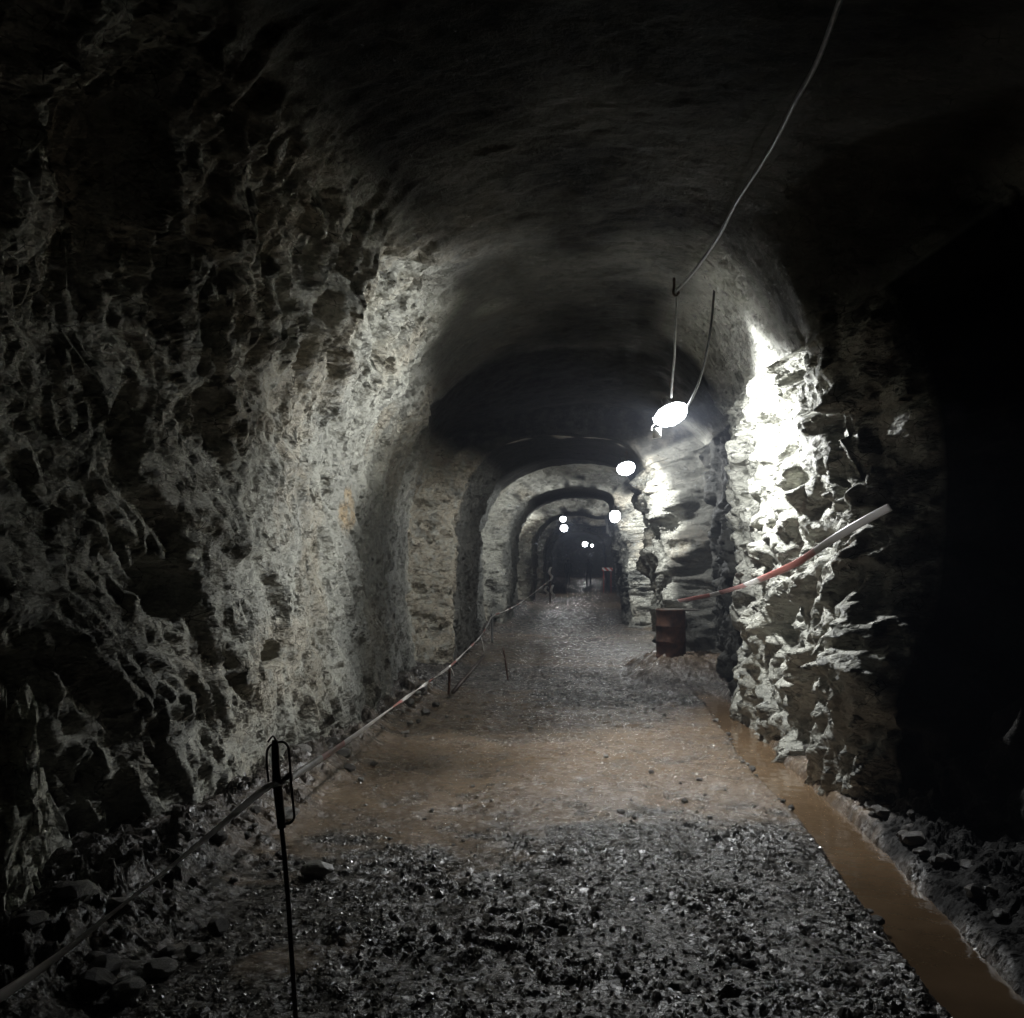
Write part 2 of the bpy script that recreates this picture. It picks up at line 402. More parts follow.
D = D - .35*blob((1.75, 8.75, .98), (.6, .62, .26))
D = D - .22*blob((-2.6, 4.6, 1.0), (.5, .35, .22))
D = np.clip(D, -.5, .34)
PD = P + Nn*D[..., None]
painted_shade = np.clip(is_c*(.86+.14*sstep(-.2, .2, ff)), 0, 1)  # roof kept dark by colour where little lamplight should reach
painted_shade = np.maximum(painted_shade, sstep(3.3, 4.2, UU+.5*ff)*sstep(11.0, 11.8, Y+.5*ff)*(Y < 14.75)*(1-sstep(6.9, 7.7, UU+.5*ff+.3*f2)))
kr = sstep(7.2, 8.0, Y+.5*ff)*(1-sstep(10.6, 11.2, Y+.4*ff))*sstep(6.7, 7.3, UU+.4*ff)*(UU < 9)  # lit patch beside the first lamp: painted shade thinned here
painted_shade = painted_shade*(1-.85*kr)
keep = sstep(-.1, .3, ff+.2*f1)*(Y > 8.3)*(Y < 11.3)*(1-sstep(4.8, 5.5, UU+.3*ff))  # lit strip on the left of the roof, painted shade held back
painted_shade = painted_shade*(1-.9*keep)
painted_dim = pale*sstep(8.6, 9.6, Y+.9*ff+.45*(P[..., 2]-1.2)*-1)*(1-sstep(2.3, 3.0, UU+.5*ff))*.62  # shadow band past the first lamp, painted on the left wall
painted_dim = np.maximum(painted_dim, .8*is_r*(Y > 11.1)*(Y < 14.35))  # right-hand recess painted dim as unlit rock
painted_dim = np.maximum(painted_dim, .5*(1-sstep(4.8, 6.4, Y+1.2*ff))*(1-is_r)*sstep(-.25, .25, f1+ff))  # near left wall dimmed by colour, away from the lamp
warm = np.clip(sstep(.05, .32, fbm(P, .9, 131, 3)+.12*(UU > 3.0)), 0, 1)*.27*((UU < 5.5)|(Y > 13))
warm = np.maximum(warm, .8*blob((-2.1, 9.2, 2.05), (.5, .35, .28)))
warm = np.maximum(warm, .42*(Y > 14.3)*(Y < 19)*(UU < 7))
painted_shade = np.maximum(painted_shade, is_r*(Y < 6.6))  # near right wall painted fully dark, as out of the lamplight
nose = np.zeros_like(Y)
for yf in (14.75, 23.9, 36.8, 47.9, 60.0, 60.0):
    nose = np.maximum(nose, sstep(yf-.6, yf-.35, Y+.3*fs)*(1-sstep(yf+.0, yf+.4, Y+.9*fs0+.3*f2)))
reveal_shade = sstep(15.0, 15.3, Y)*(1-nose)  # walls between rib faces, painted dim where light only grazes
painted_dim = np.maximum(painted_dim, .85*reveal_shade*(1-is_r*(Y < 18.5)))
painted_shade = np.where(Y > 15, np.clip(.25*is_c+.75*is_c*(1-nose), 0, 1), painted_shade)  # roof past the first rib painted dark except on lit rib faces
painted_shade = np.maximum(painted_shade, .75*is_r*(Y > 11.15)*(Y < 14.3))  # shade of the right-hand recess deepened in the colour
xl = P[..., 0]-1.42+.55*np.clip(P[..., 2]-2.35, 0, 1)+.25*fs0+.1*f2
painted_shade = np.maximum(painted_shade, .85*(UU > 7.6)*sstep(-.06, .06, xl)*(Y > 14.1)*(Y < 15.2))  # outer flank of the pillar painted as shaded
def shell(name, u0, u1):
    i0, i1 = int(u0*SEG), int(u1*SEG)+1
    me = grid_mesh(name, PD[:, i0:i1], dict(painted_shade=painted_shade[:, i0:i1], painted_dim=painted_dim[:, i0:i1], warm=warm[:, i0:i1]))
    o = link(name, me, ROCK); tag(o, kind='structure'); return o
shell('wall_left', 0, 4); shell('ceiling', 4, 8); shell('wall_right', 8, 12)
def endcap(name, y):
    xs = np.linspace(-3.6, 4.2, 60); zs = np.linspace(-.4, 5, 50)
    X, Z = np.meshgrid(xs, zs, indexing='ij'); PP = np.stack([X, np.full_like(X, y), Z], -1)
    PP[..., 1] += .5*facet(PP, .9, 7)+.2*facet(PP, .3, 9)
    z = np.zeros_like(X); tag(link(name, grid_mesh(name, PP, dict(painted_shade=z+.5, painted_dim=z, warm=z)), ROCK), kind='structure')
endcap('wall_back', 99.3); endcap('wall_front', -2.2)

# ------------------------------------------------------------------ floor
def road_h(X, Yy):
    """height of the ground and how muddy it is"""
    PP = np.stack([X, Yy, np.zeros_like(X)], -1)
    w1 = fbm(PP, 2.4, 201, 4); w2 = fbm(PP, .5, 221, 3); w3 = fbm(PP, .16, 241, 3)
    m = sstep(6.2, 7.3, Yy+1.2*w1+.25*X+.5*w2)*(1-sstep(11.0, 11.8, Yy+.9*w1+.5*w2-.9*(X < -.6)))
    m = np.maximum(m, sstep(4.6, 6.0, Yy+1.0*w1+.8*w2)*(1-sstep(-.75, -.1, X+.5*w2))*(1-sstep(11, 12.5, Yy)))
    m = np.maximum(m, sstep(15.0, 15.8, Yy+w1)*(1-sstep(20.5, 22, Yy+w1)))
    m = np.maximum(m, sstep(.05, .3, w1)*(Yy > 22)); m = np.maximum(m, .85*sstep(.08, .30, w1+.4*w2+.12*(X < -.2))*(Yy < 7))
    m = np.maximum(m, sstep(28, 30, Yy))
    m = np.clip(m*.95+(.9*w2+1.3*w3)*(m > .02)*(m < .98)+(.35*w2+.9*w3)*(m >= .98)+.30*np.clip(w2+.1, 0, 1)*(m <= .02), 0, 1)
    g = facet(PP+.03*w3[..., None], (.085, .085, .2), 261, 1.2); g2 = facet(PP+.01*w3[..., None], (.036, .036, .1), 281, 1.2)
    near = 1-sstep(14, 30, Yy)
    wa = fbm(PP, .33, 251, 3); wb = fbm(PP, .9, 257, 3)
    z = .03*w1 + .016*w2 + (1-m)*(.026*g*sstep(0, .4, wa+.5*wb) + .013*g2*(.35+sstep(-.25, .3, wa)) + .020*w3 + .02*wa)*(.5+.5*near) + m*(.009*g*sstep(-.1, .3, wa)+.006*w3+.005*g2)
    rut = .018*np.exp(-((X+.75+.1*w1)/.16)**2) + .018*np.exp(-((X-.62+.1*w1)/.16)**2)
    z = z - rut
    # ditch along the right wall
    cxd = 1.55+.07*w1+.02*np.sin(Yy*1.3); d = np.abs(X-cxd)
    ditch = (1-sstep(.10, .24+.05*w2, d))*(1-sstep(12.2, 13.2, Yy))
    z = z - .17*ditch
    bank = sstep(cxd+.22, cxd+.5, X)*(1-sstep(12, 13.5, Yy))
    g3 = facet(PP, (.2, .2, .3), 301, 1.3)
    z = z + bank*(.07+.10*np.clip(X-cxd-.2, 0, .8)+.07*g3+.05*g)
    # rubble along the foot of the left wall
    edge = -1.62-.22*(Yy < 7)*0+.12*w1
    lb = sstep(edge, edge-.5, X) if False else 1-sstep(edge-.5, edge, X)
    z = z + lb*(.16+.10*g3+.05*g+.10*w2)*(1-.4*sstep(12, 14, Yy))
    # low bank under the drum
    md = sstep(.55, 1.25, X+.2*w2)*sstep(12.9, 14.0, Yy+.3*w2)*(1-sstep(15.2, 16.0, Yy))
    z = z + md*(.27+.05*g3)
    m = m*(1-.85*lb)*(1-.8*bank)
    m = np.maximum(m, .8*ditch); m = np.maximum(m, .75*md)
    road_h.dark = sstep(cxd+.17, cxd+.24, X+.1*w2)*(1-sstep(6.0, 6.9, Yy+.6*w2))  # wall's shade over the near bank, painted into the floor colour
    return z, np.clip(m, 0, 1)
fy = ysamples(-2.5, 100, .0028, .013)
fx = np.concatenate([np.linspace(-3.3, -2.35, 24)[:-1], np.linspace(-2.35, 2.1, 330), np.linspace(2.1, 4.2, 60)[1:]])
FX, FY = np.meshgrid(fx, fy, indexing='xy')
FZ, MUD = road_h(FX, FY)
PF = np.stack([FX, FY, FZ], -1)
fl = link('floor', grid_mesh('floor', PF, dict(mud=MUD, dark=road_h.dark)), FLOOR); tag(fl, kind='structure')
def floor_z(x, y):
    z, _ = road_h(np.array([[float(x)]]), np.array([[float(y)]])); return float(z[0, 0])
# water in the ditch
wy = np.linspace(1.2, 13.2, 240); wx = np.linspace(-1, 1, 9)
WY, WXn = np.meshgrid(wy, wx, indexing='ij')
w1 = fbm(np.stack([np.full_like(WY, 1.55), WY, np.zeros_like(WY)], -1), 2.4, 201, 4)
WX = 1.55+.07*w1+.02*np.sin(WY*1.3)+WXn*.26
WZ = -.085+.002*np.sin(WY*31+WX*17)+.002*np.sin(WX*47+WY*13)
top = np.stack([WX, WY, WZ], -1)
wo = link('muddy_stream', grid_mesh('muddy_stream', top), WATER)
tag(wo, 'shallow brown muddy water running along the ditch beside the right-hand rock wall', 'water')

# ------------------------------------------------------------------ stones
def stone_mesh(name, s, sx=1, sy=1, sz=.7, sub=3, rough=.35):
    bm = bmesh.new(); bmesh.ops.create_icosphere(bm, subdivisions=sub, radius=1)
    co = np.array([v.co[:] for v in bm.verts]); r = random.random()*50
    pl = []
    for _ in range(11):
        d = Vector((random.gauss(0, 1), random.gauss(0, 1), random.gauss(0, 1))).normalized(); pl.append((np.array(d), .62+.3*random.random()))
    for d, h in pl:
        k = co@d; over = np.maximum(k-h, 0); co = co - over[:, None]*d
    co = co*(1+rough*.25*fbm(co+r, .5, 3, 3)[:, None])
    if sub > 4: co = co*(1+.30*facet(co+r, .45, 5, 1.4)[:, None]+.16*facet(co+r, .2, 8, 1.4)[:, None])
    for v, c in zip(bm.verts, co): v.co = Vector((c[0]*sx*s, c[1]*sy*s, c[2]*sz*s))
    zmin = min(v.co.z for v in bm.verts)
    for v in bm.verts: v.co.z -= zmin + s*.12
    me = bpy.data.meshes.new(name); bm.to_mesh(me); bm.free()
    return me
def stone(px, py, s, label, mat=STONE, shape=(1, .8, .6), name='stone', rz=None, group=None, dz=0):
    p = on_floor(px, py, .02); o = link(name, stone_mesh(name, s, *shape), mat)
    o.location = (p.x, p.y, floor_z(p.x, p.y)+dz); o.rotation_euler.z = random.random()*6 if rz is None else rz
    return tag(o, label, 'stone' if name == 'stone' else name, group)
stone(318, 872, .075, 'largest loose grey stone lying on the muddy track right of the near steel stake', shape=(1.2, .8, .65), rz=.4)
# loose stones: built once, copied as individuals
protos = [stone_mesh('stone', 1, random.uniform(.8, 1.2), random.uniform(.7, 1), random.uniform(.45, .8), 2) for _ in range(8)]
for k, me in enumerate(protos): me.materials.append(STONE if k % 2 else STONE_D)
def scatter(nr, area, smin, smax, label, group):
    for i in range(nr):
        x, y = area()
        o = bpy.data.objects.new('stone', random.choice(protos[0::2] if 'bank' in group else protos)); C.objects.link(o)  # bank takes only the dark stones, standing in for shade there
        s = smin+(smax-smin)*random.random()**2.2
        o.location = (x, y, floor_z(x, y)); o.scale = (s, s, s); o.rotation_euler = (random.uniform(-.2, .2), random.uniform(-.2, .2), random.random()*6)
        tag(o, label, 'stone', group)
scatter(60, lambda: (random.uniform(-2.1, -1.55), 3.6+9*random.random()**1.3), .025, .085, 'loose grey stone in the rubble along the foot of the left rock wall', 'stones along the left wall foot')
scatter(55, lambda: (random.uniform(-1.5, 1.3), 3.1+8*random.random()), .014, .034, 'small loose stone lying on the muddy tunnel track', 'loose stones on the track')
scatter(50, lambda: (random.uniform(1.80, 1.95), 4.2+7.5*random.random()), .03, .085, 'loose stone on the bank between the ditch and the right rock wall', 'stones on the right ditch bank')
scatter(26, lambda: (1.38+random.uniform(-.06, .05), 3.2+8*random.random()), .02, .05, 'small stone at the left edge of the muddy ditch', 'stones on the left ditch edge')
scatter(22, lambda: (1.55+random.uniform(-.14, .17), 3.3+5.5*random.random()), .02, .045, 'wet stone sticking out of the muddy ditch water', 'stones in the ditch water')
# fine gravel: nobody could count it
def gravel():
    n = 15000; V = []; F = []
    rs = np.random.RandomState(4)
    yy = 2.9+9.5*rs.rand(n)**1.5; xx = rs.uniform(-1.62, 1.34, n)
    zz, mm = road_h(xx[None], yy[None]); zz = zz[0]; mm = mm[0]
    for i in range(n):
        if rs.rand() < mm[i]*.93: continue
        s = .004+.011*rs.rand()**2
        b = len(V); ax = rs.rand()*6
        ring = []
        for k in range(5):
            a = ax+k*1.2566; r = s*(.7+.6*rs.rand()); V.append((xx[i]+r*math.cos(a), yy[i]+r*math.sin(a), zz[i]+s*.25*rs.rand())); ring.append(b+k)
        V.append((xx[i]+s*.3*(rs.rand()-.5), yy[i]+s*.3*(rs.rand()-.5), zz[i]+s*(.5+.6*rs.rand()))); V.append((xx[i], yy[i], zz[i]-s*.4))
        for k in range(5):
            F.append((ring[k], ring[(k+1) % 5], b+5)); F.append((ring[(k+1) % 5], ring[k], b+6))
    me = bpy.data.meshes.new('gravel'); me.from_pydata(V, [], F); me.update()
    o = link('gravel', me, CHIP); tag(o, 'fine wet stone chips strewn over the muddy track', 'gravel', kind='stuff')
gravel()
# pale jagged boulder at the left edge
bp = at(6, 905, 4.2)
bo = link('boulder', stone_mesh('boulder', .33, .55, .8, 1.45, 6, 1.0), rock_material('pale_jagged_rock', 1.95)); bo.location = (bp.x-.02, bp.y, 0.0); bo.rotation_euler.z = .5
tag(bo, 'pale jagged boulder leaning on the left wall, nearest thing to the camera on that side', 'boulder')

# ------------------------------------------------------------------ lamps
def light_nodes(L, strength, ambient, cap=((-.05, .45, .89), .32, .60), back=.9):  # emission dimmed by direction; cap is an added upward dimming cone, no part of the lamp
    L.use_nodes = True; nt = L.node_tree; nt.nodes.clear(); n = N(nt)
    out = nt.nodes.new('ShaderNodeOutputLight')
    v = n('ShaderNodeTexCoord').outputs['Normal']
    def cone(ax, lo, hi, amt):
        d = n('ShaderNodeVectorMath', operation='DOT_PRODUCT'); nt.links.new(v, d.inputs[0]); d.inputs[1].default_value = Vector(ax).normalized()
        return math_(n, 'SUBTRACT', 1.0, math_(n, 'MULTIPLY', ramp(n, d.outputs['Value'], lo, hi), amt))
    f = math_(n, 'MULTIPLY', cone(cap[0], cap[1], cap[2], 1-ambient), math_(n, 'MULTIPLY', cone((-.45, .75, -.48), .70, .86, back), math_(n, 'MULTIPLY', cone((0, -.8, .6), .52, .80, .97), math_(n, 'MULTIPLY', cone((-.2, -.97, -.1), .55, .92, .56), cone((-.45, -.88, .15), .66, .92, .8)))))
    e = n('ShaderNodeEmission', i_Color=(.96, .985, 1, 1)); nt.links.new(math_(n, 'MULTIPLY', f, strength), e.inputs['Strength'])
    nt.links.new(e.outputs[0], out.inputs[0])
GLOW = glow_material(14)
def lamp(px, py, Yd, power, label, size=.115, detail=True, tilt=(.35, .55, 0), zs=1.0, amb=.03, cap=((-.05, .45, .89), .32, .60), back=.9):  # cap: added dimming of upward light, no cap is modelled
    p = at(px, py, Yd)
    root = empty('hanging_lamp', p); tag(root, label, 'lamp', None)
    s = size
    prof = [(.02, -.62), (.30, -.60), (.62, -.50), (.88, -.28), (1.0, 0), (.9, .24), (.6, .44), (.25, .52), (.02, .53)]
    b = link('bulb', lathe_mesh('bulb', [(r*s, z*s) for r, z in prof], 28), GLOW, root); b.rotation_euler = tilt; b.scale.z = zs
    hs = link('lamp_housing', lathe_mesh('lamp_housing', [(.36*s, .46*s*zs), (.34*s, .56*s*zs), (.22*s, .70*s*zs), (.16*s, .95*s*zs), (.10*s, 1.0*s*zs)], 20), RUBBER, root); hs.rotation_euler = tilt
    if detail:
        hook = link('hook', tube_mesh('hook', [(0, 0, 1.1*s), (.02, 0, 1.5*s), (.0, .0, 1.9*s), (-.015, 0, 1.5*s)], .004, 6, subdiv=4), IRON, root)
    L = bpy.data.lights.new('lamp_light', 'POINT'); L.energy = power; L.shadow_soft_size = .045
    light_nodes(L, 1.0, amb, cap, back)
    lo = bpy.data.objects.new('lamp_light', L); C.objects.link(lo); lo.parent = root
    return root, p
TOP_DIM = ((-.45, 0, .9), .18, .50)  # added dimming of upward light; no cap is modelled
l1, p1 = lamp(671, 414, 8.5, 500, 'nearest and largest glowing lamp, hung on a cable beside the right rock wall', .15, tilt=(-.1, -.42, 0))
l2, p2 = lamp(626, 468, 14.1, 220, 'second glowing lamp down the tunnel, beside the brightly lit rock pillar', .13, tilt=(0, -.3, 0), zs=1.25, cap=TOP_DIM, back=.2)
l3, p3 = lamp(615, 516, 22.8, 300, 'third glowing lamp, lower and further right at the mouth of the narrow far wall', .125, tilt=(0, .1, 0), zs=1.9, cap=((0, 0, 1), .3, .6), back=.2)  # cap: added dimming of upward light
l4, p4 = lamp(563, 519, 36, 200, 'upper of the two small lamps left of centre, far down the tunnel', .11, False, tilt=(0, 0, 0), zs=1.6)
l5, p5 = lamp(564, 528, 46, 150, 'lower of the two small lamps left of centre, far down the tunnel', .17, False, tilt=(0, 0, 0), zs=1.6)
l6, p6 = lamp(585, 544, 84, 90, 'larger of the pair of tiny lamps at the very end of the tunnel', .23, False, tilt=(0, 0, 0), zs=1.6)
l7, p7 = lamp(592, 545.5, 92, 30, 'smallest pinprick lamp at the very end of the tunnel', .13, False, tilt=(0, 0, 0), zs=1.6)
# connector under the first lamp
plug = link('plug', tube_mesh('plug', [(-.125, -.04, -.13), (-.125, -.04, -.16), (-.122, -.04, -.205)], .036, 12), PLUG, l1)
lp = link('wire_loop', tube_mesh('wire_loop', [(-.165, 0, -.14), (-.16, 0, -.105), (-.13, 0, -.085), (-.095, 0, -.10), (-.085, 0, -.135)], .006, 6, subdiv=5), PLUG, l1)
lp = link('wire_loop', tube_mesh('wire_loop', [(-.155, 0, -.03), (-.14, 0, -.07), (-.125, 0, -.09)], .006, 6, subdiv=4), PLUG, l1)

# cables
c1 = link('power_cable', tube_mesh('power_cable', [at(676, 291, 8.5), at(690, 276, 8.1), at(703, 259, 7.6), at(720, 234, 7.1), at(737, 201, 6.5), at(770, 150, 5.65), at(795, 102, 5.0), at(818, 60, 4.6), at(840, 0, 4.15), at(862, -60, 3.75)], .013, 8, subdiv=6), simple('dusty_cable_sheath', (.10, .10, .095), .4, 0, scale=12, col2=(.04, .04, .04)))
tag(c1, 'long cable strung under the roof running up towards the top right', 'cable')
c2 = link('power_cable', tube_mesh('power_cable', [at(676, 291, 8.5), at(676.5, 310, 8.5), at(675, 335, 8.5), at(674.5, 355, 8.5), at(672.5, 376, 8.5), at(671, 398, 8.5)], .010, 8, subdiv=4), GREYRUB)
tag(c2, 'straight cable dropping from the roof hook to the nearest lamp', 'cable')
c3 = link('power_cable', tube_mesh('power_cable', [at(716, 268, 8.5), at(714, 293, 8.5), at(711, 325, 8.5), at(706, 355, 8.5), at(699, 382, 8.5), at(690, 402, 8.5), at(684, 410, 8.5)], .010, 8, subdiv=5), RUBBER)
tag(c3, 'curved black cable from the roof down to the right side of the nearest lamp', 'cable')
hk = link('roof_hook', tube_mesh('roof_hook', [at(674, 278, 8.5), at(674, 287, 8.5), at(673, 293, 8.5), at(676, 296, 8.5), at(679, 292, 8.5)], .012, 8, subdiv=3), IRON)
tag(hk, 'iron hook in the roof where the long cable bends down to the nearest lamp', 'hook')
c4 = link('power_cable', tube_mesh('power_cable', [at(608, 537, 44.5), at(600, 534.5, 43.5), at(588, 531, 42), at(576, 525, 40), at(566, 519, 38.5)], .02, 6, subdiv=4), GREYRUB)
tag(c4, 'thin far cable sagging from the upper small lamp to the right wall', 'cable')

# ------------------------------------------------------------------ stakes and tape on the left
DS = 3.54
root = empty('steel_stake', at(295, 1012, DS)); tag(root, 'tall dark steel stake with a bent loop head nearest the camera on the left', 'stake')
def rel(lst, o): return [p-o.location for p in lst]
V3 = lambda px, py, d=DS: at(px, py, d)
link('shaft', tube_mesh('shaft', rel([V3(296.5, 1030), V3(292, 960), V3(288, 900), V3(284, 850), V3(281, 825)], root), .0085, 10, subdiv=3), IRON, root)
link('sleeve', tube_mesh('sleeve', rel([V3(282, 828), V3(279, 800), V3(276, 770), V3(275, 740)], root), [.0155, .0165, .014, .010], 10, subdiv=3), IRON, root)
link('loop', tube_mesh('loop', rel([V3(275, 746), V3(278, 742.5), V3(283, 742), V3(287, 745), V3(289, 752), V3(291, 780), V3(293.5, 808), V3(294, 818), V3(290, 823), V3(283, 824)], root), .0046, 8, subdiv=5), IRON, root)
link('loop', tube_mesh('loop', rel([V3(274, 744), V3(270, 746), V3(267, 752), V3(267, 765), V3(268.5, 782)], root), .0044, 8, subdiv=5), IRON, root)
link('tie_wire', tube_mesh('tie_wire', rel([V3(268, 742), V3(273, 736), V3(276, 742), V3(272, 745)], root), .0035, 6, subdiv=3), IRON, root)
def small_stake(pb, pt, Yd, r, label, mat=RUST):
    b, t = at(*pb, Yd), at(*pt, Yd)
    b = b + (b-t)*.08
    o = link('steel_stake', tube_mesh('steel_stake', [Vector((0, 0, 0)), (t-b)*.5+Vector((.004, 0, 0)), t-b], r, 8, subdiv=3), mat); o.location = b
    tag(o, label, 'stake'); return o
small_stake((448.5, 694), (449.5, 668), 12.0, .016, 'short rusty stake under the tape where the rubble starts, next to the fallen bar')
small_stake((492, 640), (492, 614), 19.5, .02, 'thin pale stake under the kink of the tape, beside the second rib', GREYRUB)
small_stake((507.5, 678), (503, 648), 13.4, .011, 'thin leaning stake standing alone on the track right of the tape')
small_stake((550, 605), (550, 575), 38, .03, 'distant upright stake with red and white tape wound around its foot')
# fallen bar
a, b = on_floor(453, 692, .07), on_floor(484, 656, .10)
fb = link('fallen_bar', tube_mesh('fallen_bar', [a-a, (b-a)*.5, b-a], .024, 8), IRON); fb.location = a
tag(fb, 'dark bar lying on the mud between the short stake and the second rib', 'bar')
# tape
tw = lambda s: s*1.3+1.2*math.sin(s*.9)
ptsL = [at(-210, 1128, 1.7), at(20, 983, 2.35), at(110, 915, 2.68), at(200, 843, 3.08), at(262, 791, 3.45), at(279, 783, 3.54), at(300, 772, 3.8), at(350, 739, 5.0), at(400, 702, 7.3), at(449, 667, 11.8),
        at(465, 652, 13.6), at(480, 637, 16.5), at(487, 626, 18.2), at(493, 616, 19.4), at(505, 611, 21.5), at(520, 603, 26), at(535, 592, 32), at(549, 581, 37.8)]
rr = len(ptsL)
tl = link('barrier_tape', tube_mesh('barrier_tape', ptsL, .01, 8, flat=(.014, .005, tw), subdiv=10), LINE)
tag(tl, 'twisted red and white barrier tape strung along the left side from stake to stake', 'barrier tape')
wr = link('barrier_tape', tube_mesh('barrier_tape', [at(282, 782, 3.55), at(286, 778, 3.52), at(291, 775, 3.56), at(291, 780, 3.6)], .008, 8, flat=(.012, .006), subdiv=5), IRON)
tag(wr, 'dark knot of tape tied around the loop of the nearest stake', 'tape knot')
for (px, py, h, lb) in ((547, 586, 10, 'red and white tape end hanging at the foot of the distant upright stake'), (553, 585, 15, 'longer strip of tape dangling just right of the distant stake'),
                        (551, 567, 14, 'strip of red tape hanging from the top of the distant upright stake')):
    t = link('tape_strip', tube_mesh('tape_strip', [at(px, py, 37.6), at(px-2, py+h*.4, 37.5), at(px+1, py+h*.7, 37.6), at(px-1, py+h, 37.5)], .02, 8, flat=(.06, .012), subdiv=4), TAPE)
    tag(t, lb, 'tape')
for (px, py, h, Yd, lb) in ((481, 637, 14, 16.3, 'short white tape end hanging below the line before its kink'), (451, 668, 8, 11.9, 'short tape end hanging beside the short rusty stake')):
    t = link('tape_strip', tube_mesh('tape_strip', [at(px, py, Yd), at(px+2, py+h*.5, Yd), at(px+3, py+h, Yd)], .02, 8, flat=(.018, .005), subdiv=4), TAPE)
    tag(t, lb, 'tape')
# tape on the right
ptsR = [at(890, 507, 6.0), at(862, 522, 6.2), at(830, 541, 6.5), at(800, 561, 7.0), at(775, 573, 7.8), at(745, 585, 9.4), at(715, 594, 11.7), at(695, 598, 13.1), at(678, 601, 14.0)]
tr = link('barrier_tape', tube_mesh('barrier_tape', ptsR, .02, 8, flat=(.025, .004, lambda s: 1.1+.35*math.sin(s*1.2)), subdiv=10), TAPE)
tag(tr, 'wide red and white tape crossing the bright right wall down to the drum', 'barrier tape')

# ------------------------------------------------------------------ drum
dp = at(671, 648, 14.2); zb = floor_z(dp.x, dp.y)
R, Hd = .205, .68
prof = [(R*.92, .0), (R, .0), (R*1.02, .012), (R*1.02, .03), (R, .04), (R, Hd*.32), (R*1.03, Hd*.335), (R*1.03, Hd*.355), (R, Hd*.37), (R, Hd*.63), (R*1.03, Hd*.645), (R*1.03, Hd*.665), (R, Hd*.68), (R, Hd-.03), (R*1.02, Hd-.02), (R*1.02, Hd), (R*.95, Hd), (R*.93, Hd-.02), (R*.02, Hd-.015)]
dr = empty('steel_drum', (dp.x, dp.y, zb-.01)); tag(dr, 'rusty brown steel drum on the low bank at the foot of the bright pillar', 'drum')
link('drum_body', lathe_mesh('drum_body', prof, 40), RUST, dr)
bung = link('bung', lathe_mesh('bung', [(.03, 0), (.03, .02), (.02, .024)], 12), IRON, dr); bung.location = (.11, 0, Hd-.016)
plk = link('slab', stone_mesh('plank', .24, 1.3, .6, .10, 2, .3), STONE_D); plk.location = (dp.x+.12, dp.y, zb+Hd-.008)
tag(plk, 'dark flat slab lying on top of the rusty drum', 'slab')

# far barrier on the right
fbp = on_floor(607, 592); fbp = Vector((1.35, 50, floor_z(1.35, 50)))
br = empty('road_barrier', fbp); tag(br, 'small red and white barrier board standing far down on the right', 'barrier')
me = bpy.data.meshes.new('board'); bm = bmesh.new(); bmesh.ops.create_cube(bm, size=1)
for v in bm.verts: v.co = Vector((v.co.x*.52, v.co.y*.03, v.co.z*.16+1.15))
bmesh.ops.bevel(bm, geom=bm.edges[:], offset=.008, segments=2); bm.to_mesh(me); bm.free()
m, nt, out = new_mat('red_white_board'); n = N(nt)
sx = n('ShaderNodeSeparateXYZ', i_Vector=n('ShaderNodeTexCoord').outputs['Object'])
st = math_(n, 'GREATER_THAN', math_(n, 'FRACT', math_(n, 'DIVIDE', math_(n, 'ADD', sx.outputs[0], sx.outputs[2]), .26)), .5)
bs = n('ShaderNodeBsdfPrincipled', i_Base_Color=mix(n, st, (.5, .05, .04), (.8, .78, .75))); nt.links.new(bs.outputs[0], out.inputs[0])
link('board', me, m, br)
for s in (-1, 1): link('leg', tube_mesh('leg', [(s*.18, .1, -.03), (s*.18, .0, 1.2)], .018, 8), REDC, br)

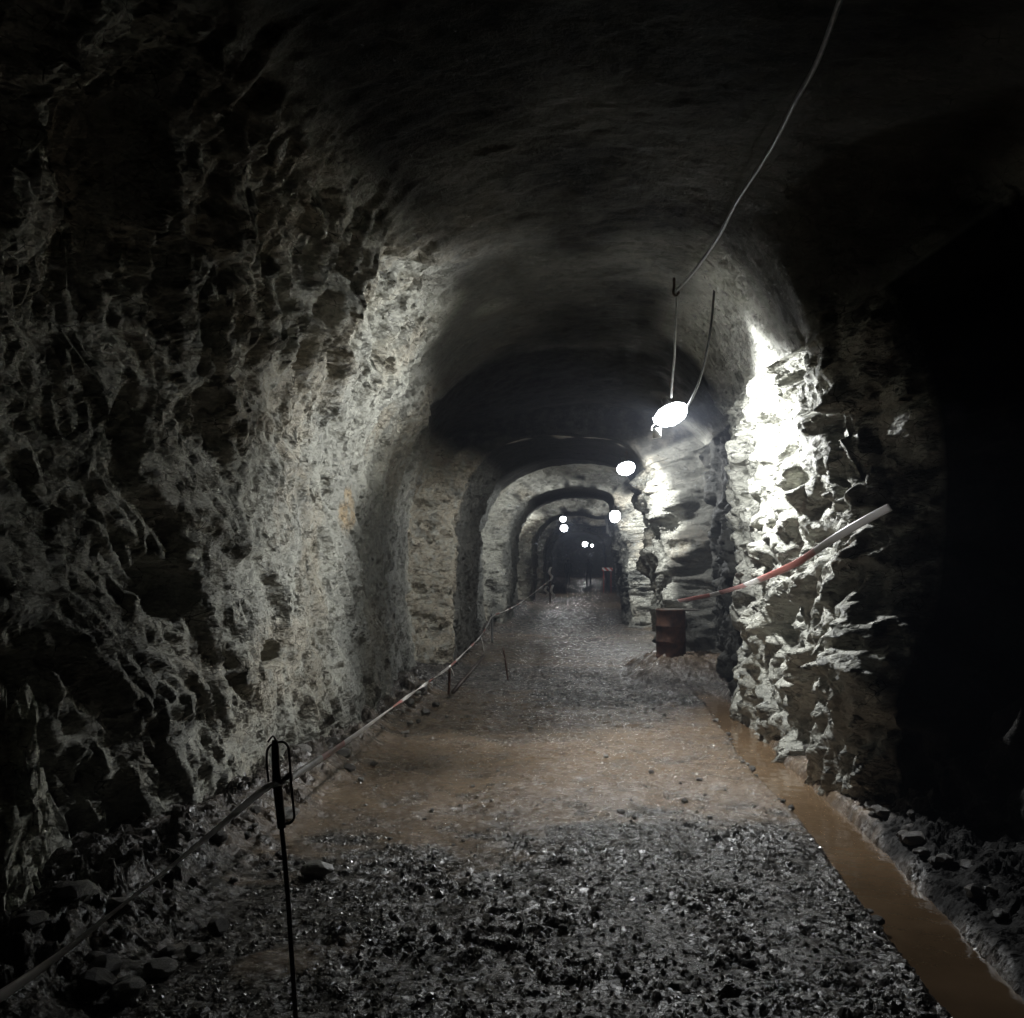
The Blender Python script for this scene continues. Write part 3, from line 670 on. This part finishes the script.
# ------------------------------------------------------------------ people
CLOTH = simple('dark_clothing', (.022, .023, .028), .8, scale=20); SKIN = simple('skin', (.4, .25, .18), .5)
HELM = simple('helmet_shell', (.30, .28, .25), .35); HAIR = simple('dark_hair', (.02, .015, .012), .7)
def person(loc, rz, label, stance):
    root = empty('person', loc, rz); tag(root, label, 'person')
    J = dict(pel=((0, 0, .95), .135), wst=((0, .0, 1.10), .125), chs=((0, .01, 1.30), .15), nk0=((0, .01, 1.47), .07), nk=((0, .01, 1.53), .052), hd=((0, -.01, 1.62), .085), tp=((0, -.005, 1.70), .075))
    E = [('pel', 'wst'), ('wst', 'chs'), ('chs', 'nk0'), ('nk0', 'nk'), ('nk', 'hd'), ('hd', 'tp')]
    for s, k in ((-1, 'l'), (1, 'r')):
        fy = stance*s
        J.update({k+'hip': ((s*.095, 0, .88), .092), k+'kn': ((s*.115, fy*.5-.02, .49), .06), k+'an': ((s*.125, fy+.01, .10), .042), k+'hl': ((s*.13, fy-.02, .045), .042), k+'to': ((s*.145, fy-.17, .035), .034),
                  k+'sh': ((s*.185, .01, 1.42), .062), k+'el': ((s*.245, .03, 1.14), .045), k+'wr': ((s*.235, -.07, .90), .03), k+'pm': ((s*.232, -.09, .84), .032)})
        E += [('pel', k+'hip'), (k+'hip', k+'kn'), (k+'kn', k+'an'), (k+'an', k+'hl'), (k+'hl', k+'to'), ('chs', k+'sh'), (k+'sh', k+'el'), (k+'el', k+'wr'), (k+'wr', k+'pm')]
        for i, (dx, ln) in enumerate(((-.024, .07), (-.008, .08), (.008, .076), (.022, .06))):
            J[f'{k}f{i}'] = ((s*.232+.3*dx, -.09+dx, .84-ln*.55), .009); J[f'{k}g{i}'] = ((s*.226+.3*dx, -.10+dx, .84-ln), .008)
            E += [(k+'pm', f'{k}f{i}'), (f'{k}f{i}', f'{k}g{i}')]
        J[k+'t0'] = ((s*.215, -.125, .83), .010); J[k+'t1'] = ((s*.21, -.135, .795), .008); E += [(k+'pm', k+'t0'), (k+'t0', k+'t1')]
    names = list(J); me = bpy.data.meshes.new('body')
    me.from_pydata([J[q][0] for q in names], [(names.index(a), names.index(b)) for a, b in E], [])
    o = link('body', me, CLOTH, root)
    md = o.modifiers.new('skin', 'SKIN')
    for i, q in enumerate(names):
        sv = me.skin_vertices[0].data[i]; sv.radius = (J[q][1], J[q][1]*(.8 if q in ('pel', 'wst', 'chs') else 1)); sv.use_root = (i == 0)
    o.modifiers.new('sub', 'SUBSURF').levels = 1
    hm = link('hard_hat', lathe_mesh('hard_hat', [(.135, .0), (.137, .008), (.112, .012), (.108, .05), (.085, .09), (.04, .112), (.004, .118)], 20), HELM, root); hm.location = (0, -.01, 1.665)
    return root
q1 = Vector((-.45, 62, 0)); q2 = Vector((.62, 63, 0))
for (px, lb, rz, st) in ((568, 'person in dark clothes standing far down the tunnel, left of the pair', .3, .10), (588.5, 'person in dark clothes standing far down the tunnel, right of the pair', -.4, .06)):
    p = at(px, 584, 66); person((p.x, 66, floor_z(p.x, 66)), rz, lb, st)

# ------------------------------------------------------------------ world, view
sc = bpy.context.scene
w = bpy.data.worlds.new('world'); sc.world = w; w.use_nodes = True
w.node_tree.nodes['Background'].inputs[0].default_value = (0, 0, 0, 1)
vs = w.node_tree.nodes.new('ShaderNodeVolumeScatter')       # thin haze in the mine air
vs.inputs['Color'].default_value = (.72, .80, 1, 1); vs.inputs['Density'].default_value = .0030; vs.inputs['Anisotropy'].default_value = .4
w.node_tree.links.new(vs.outputs[0], w.node_tree.nodes['World Output'].inputs['Volume'])
sc.view_settings.view_transform = 'Standard'; sc.view_settings.look = 'None'; sc.view_settings.gamma = 1
sc.view_settings.use_curve_mapping = False; sc.view_settings.exposure = 0
sc.cycles.max_bounces = 6; sc.cycles.diffuse_bounces = 4; sc.cycles.volume_bounces = 0
sc.cycles.sample_clamp_indirect = 4; sc.cycles.use_denoising = True
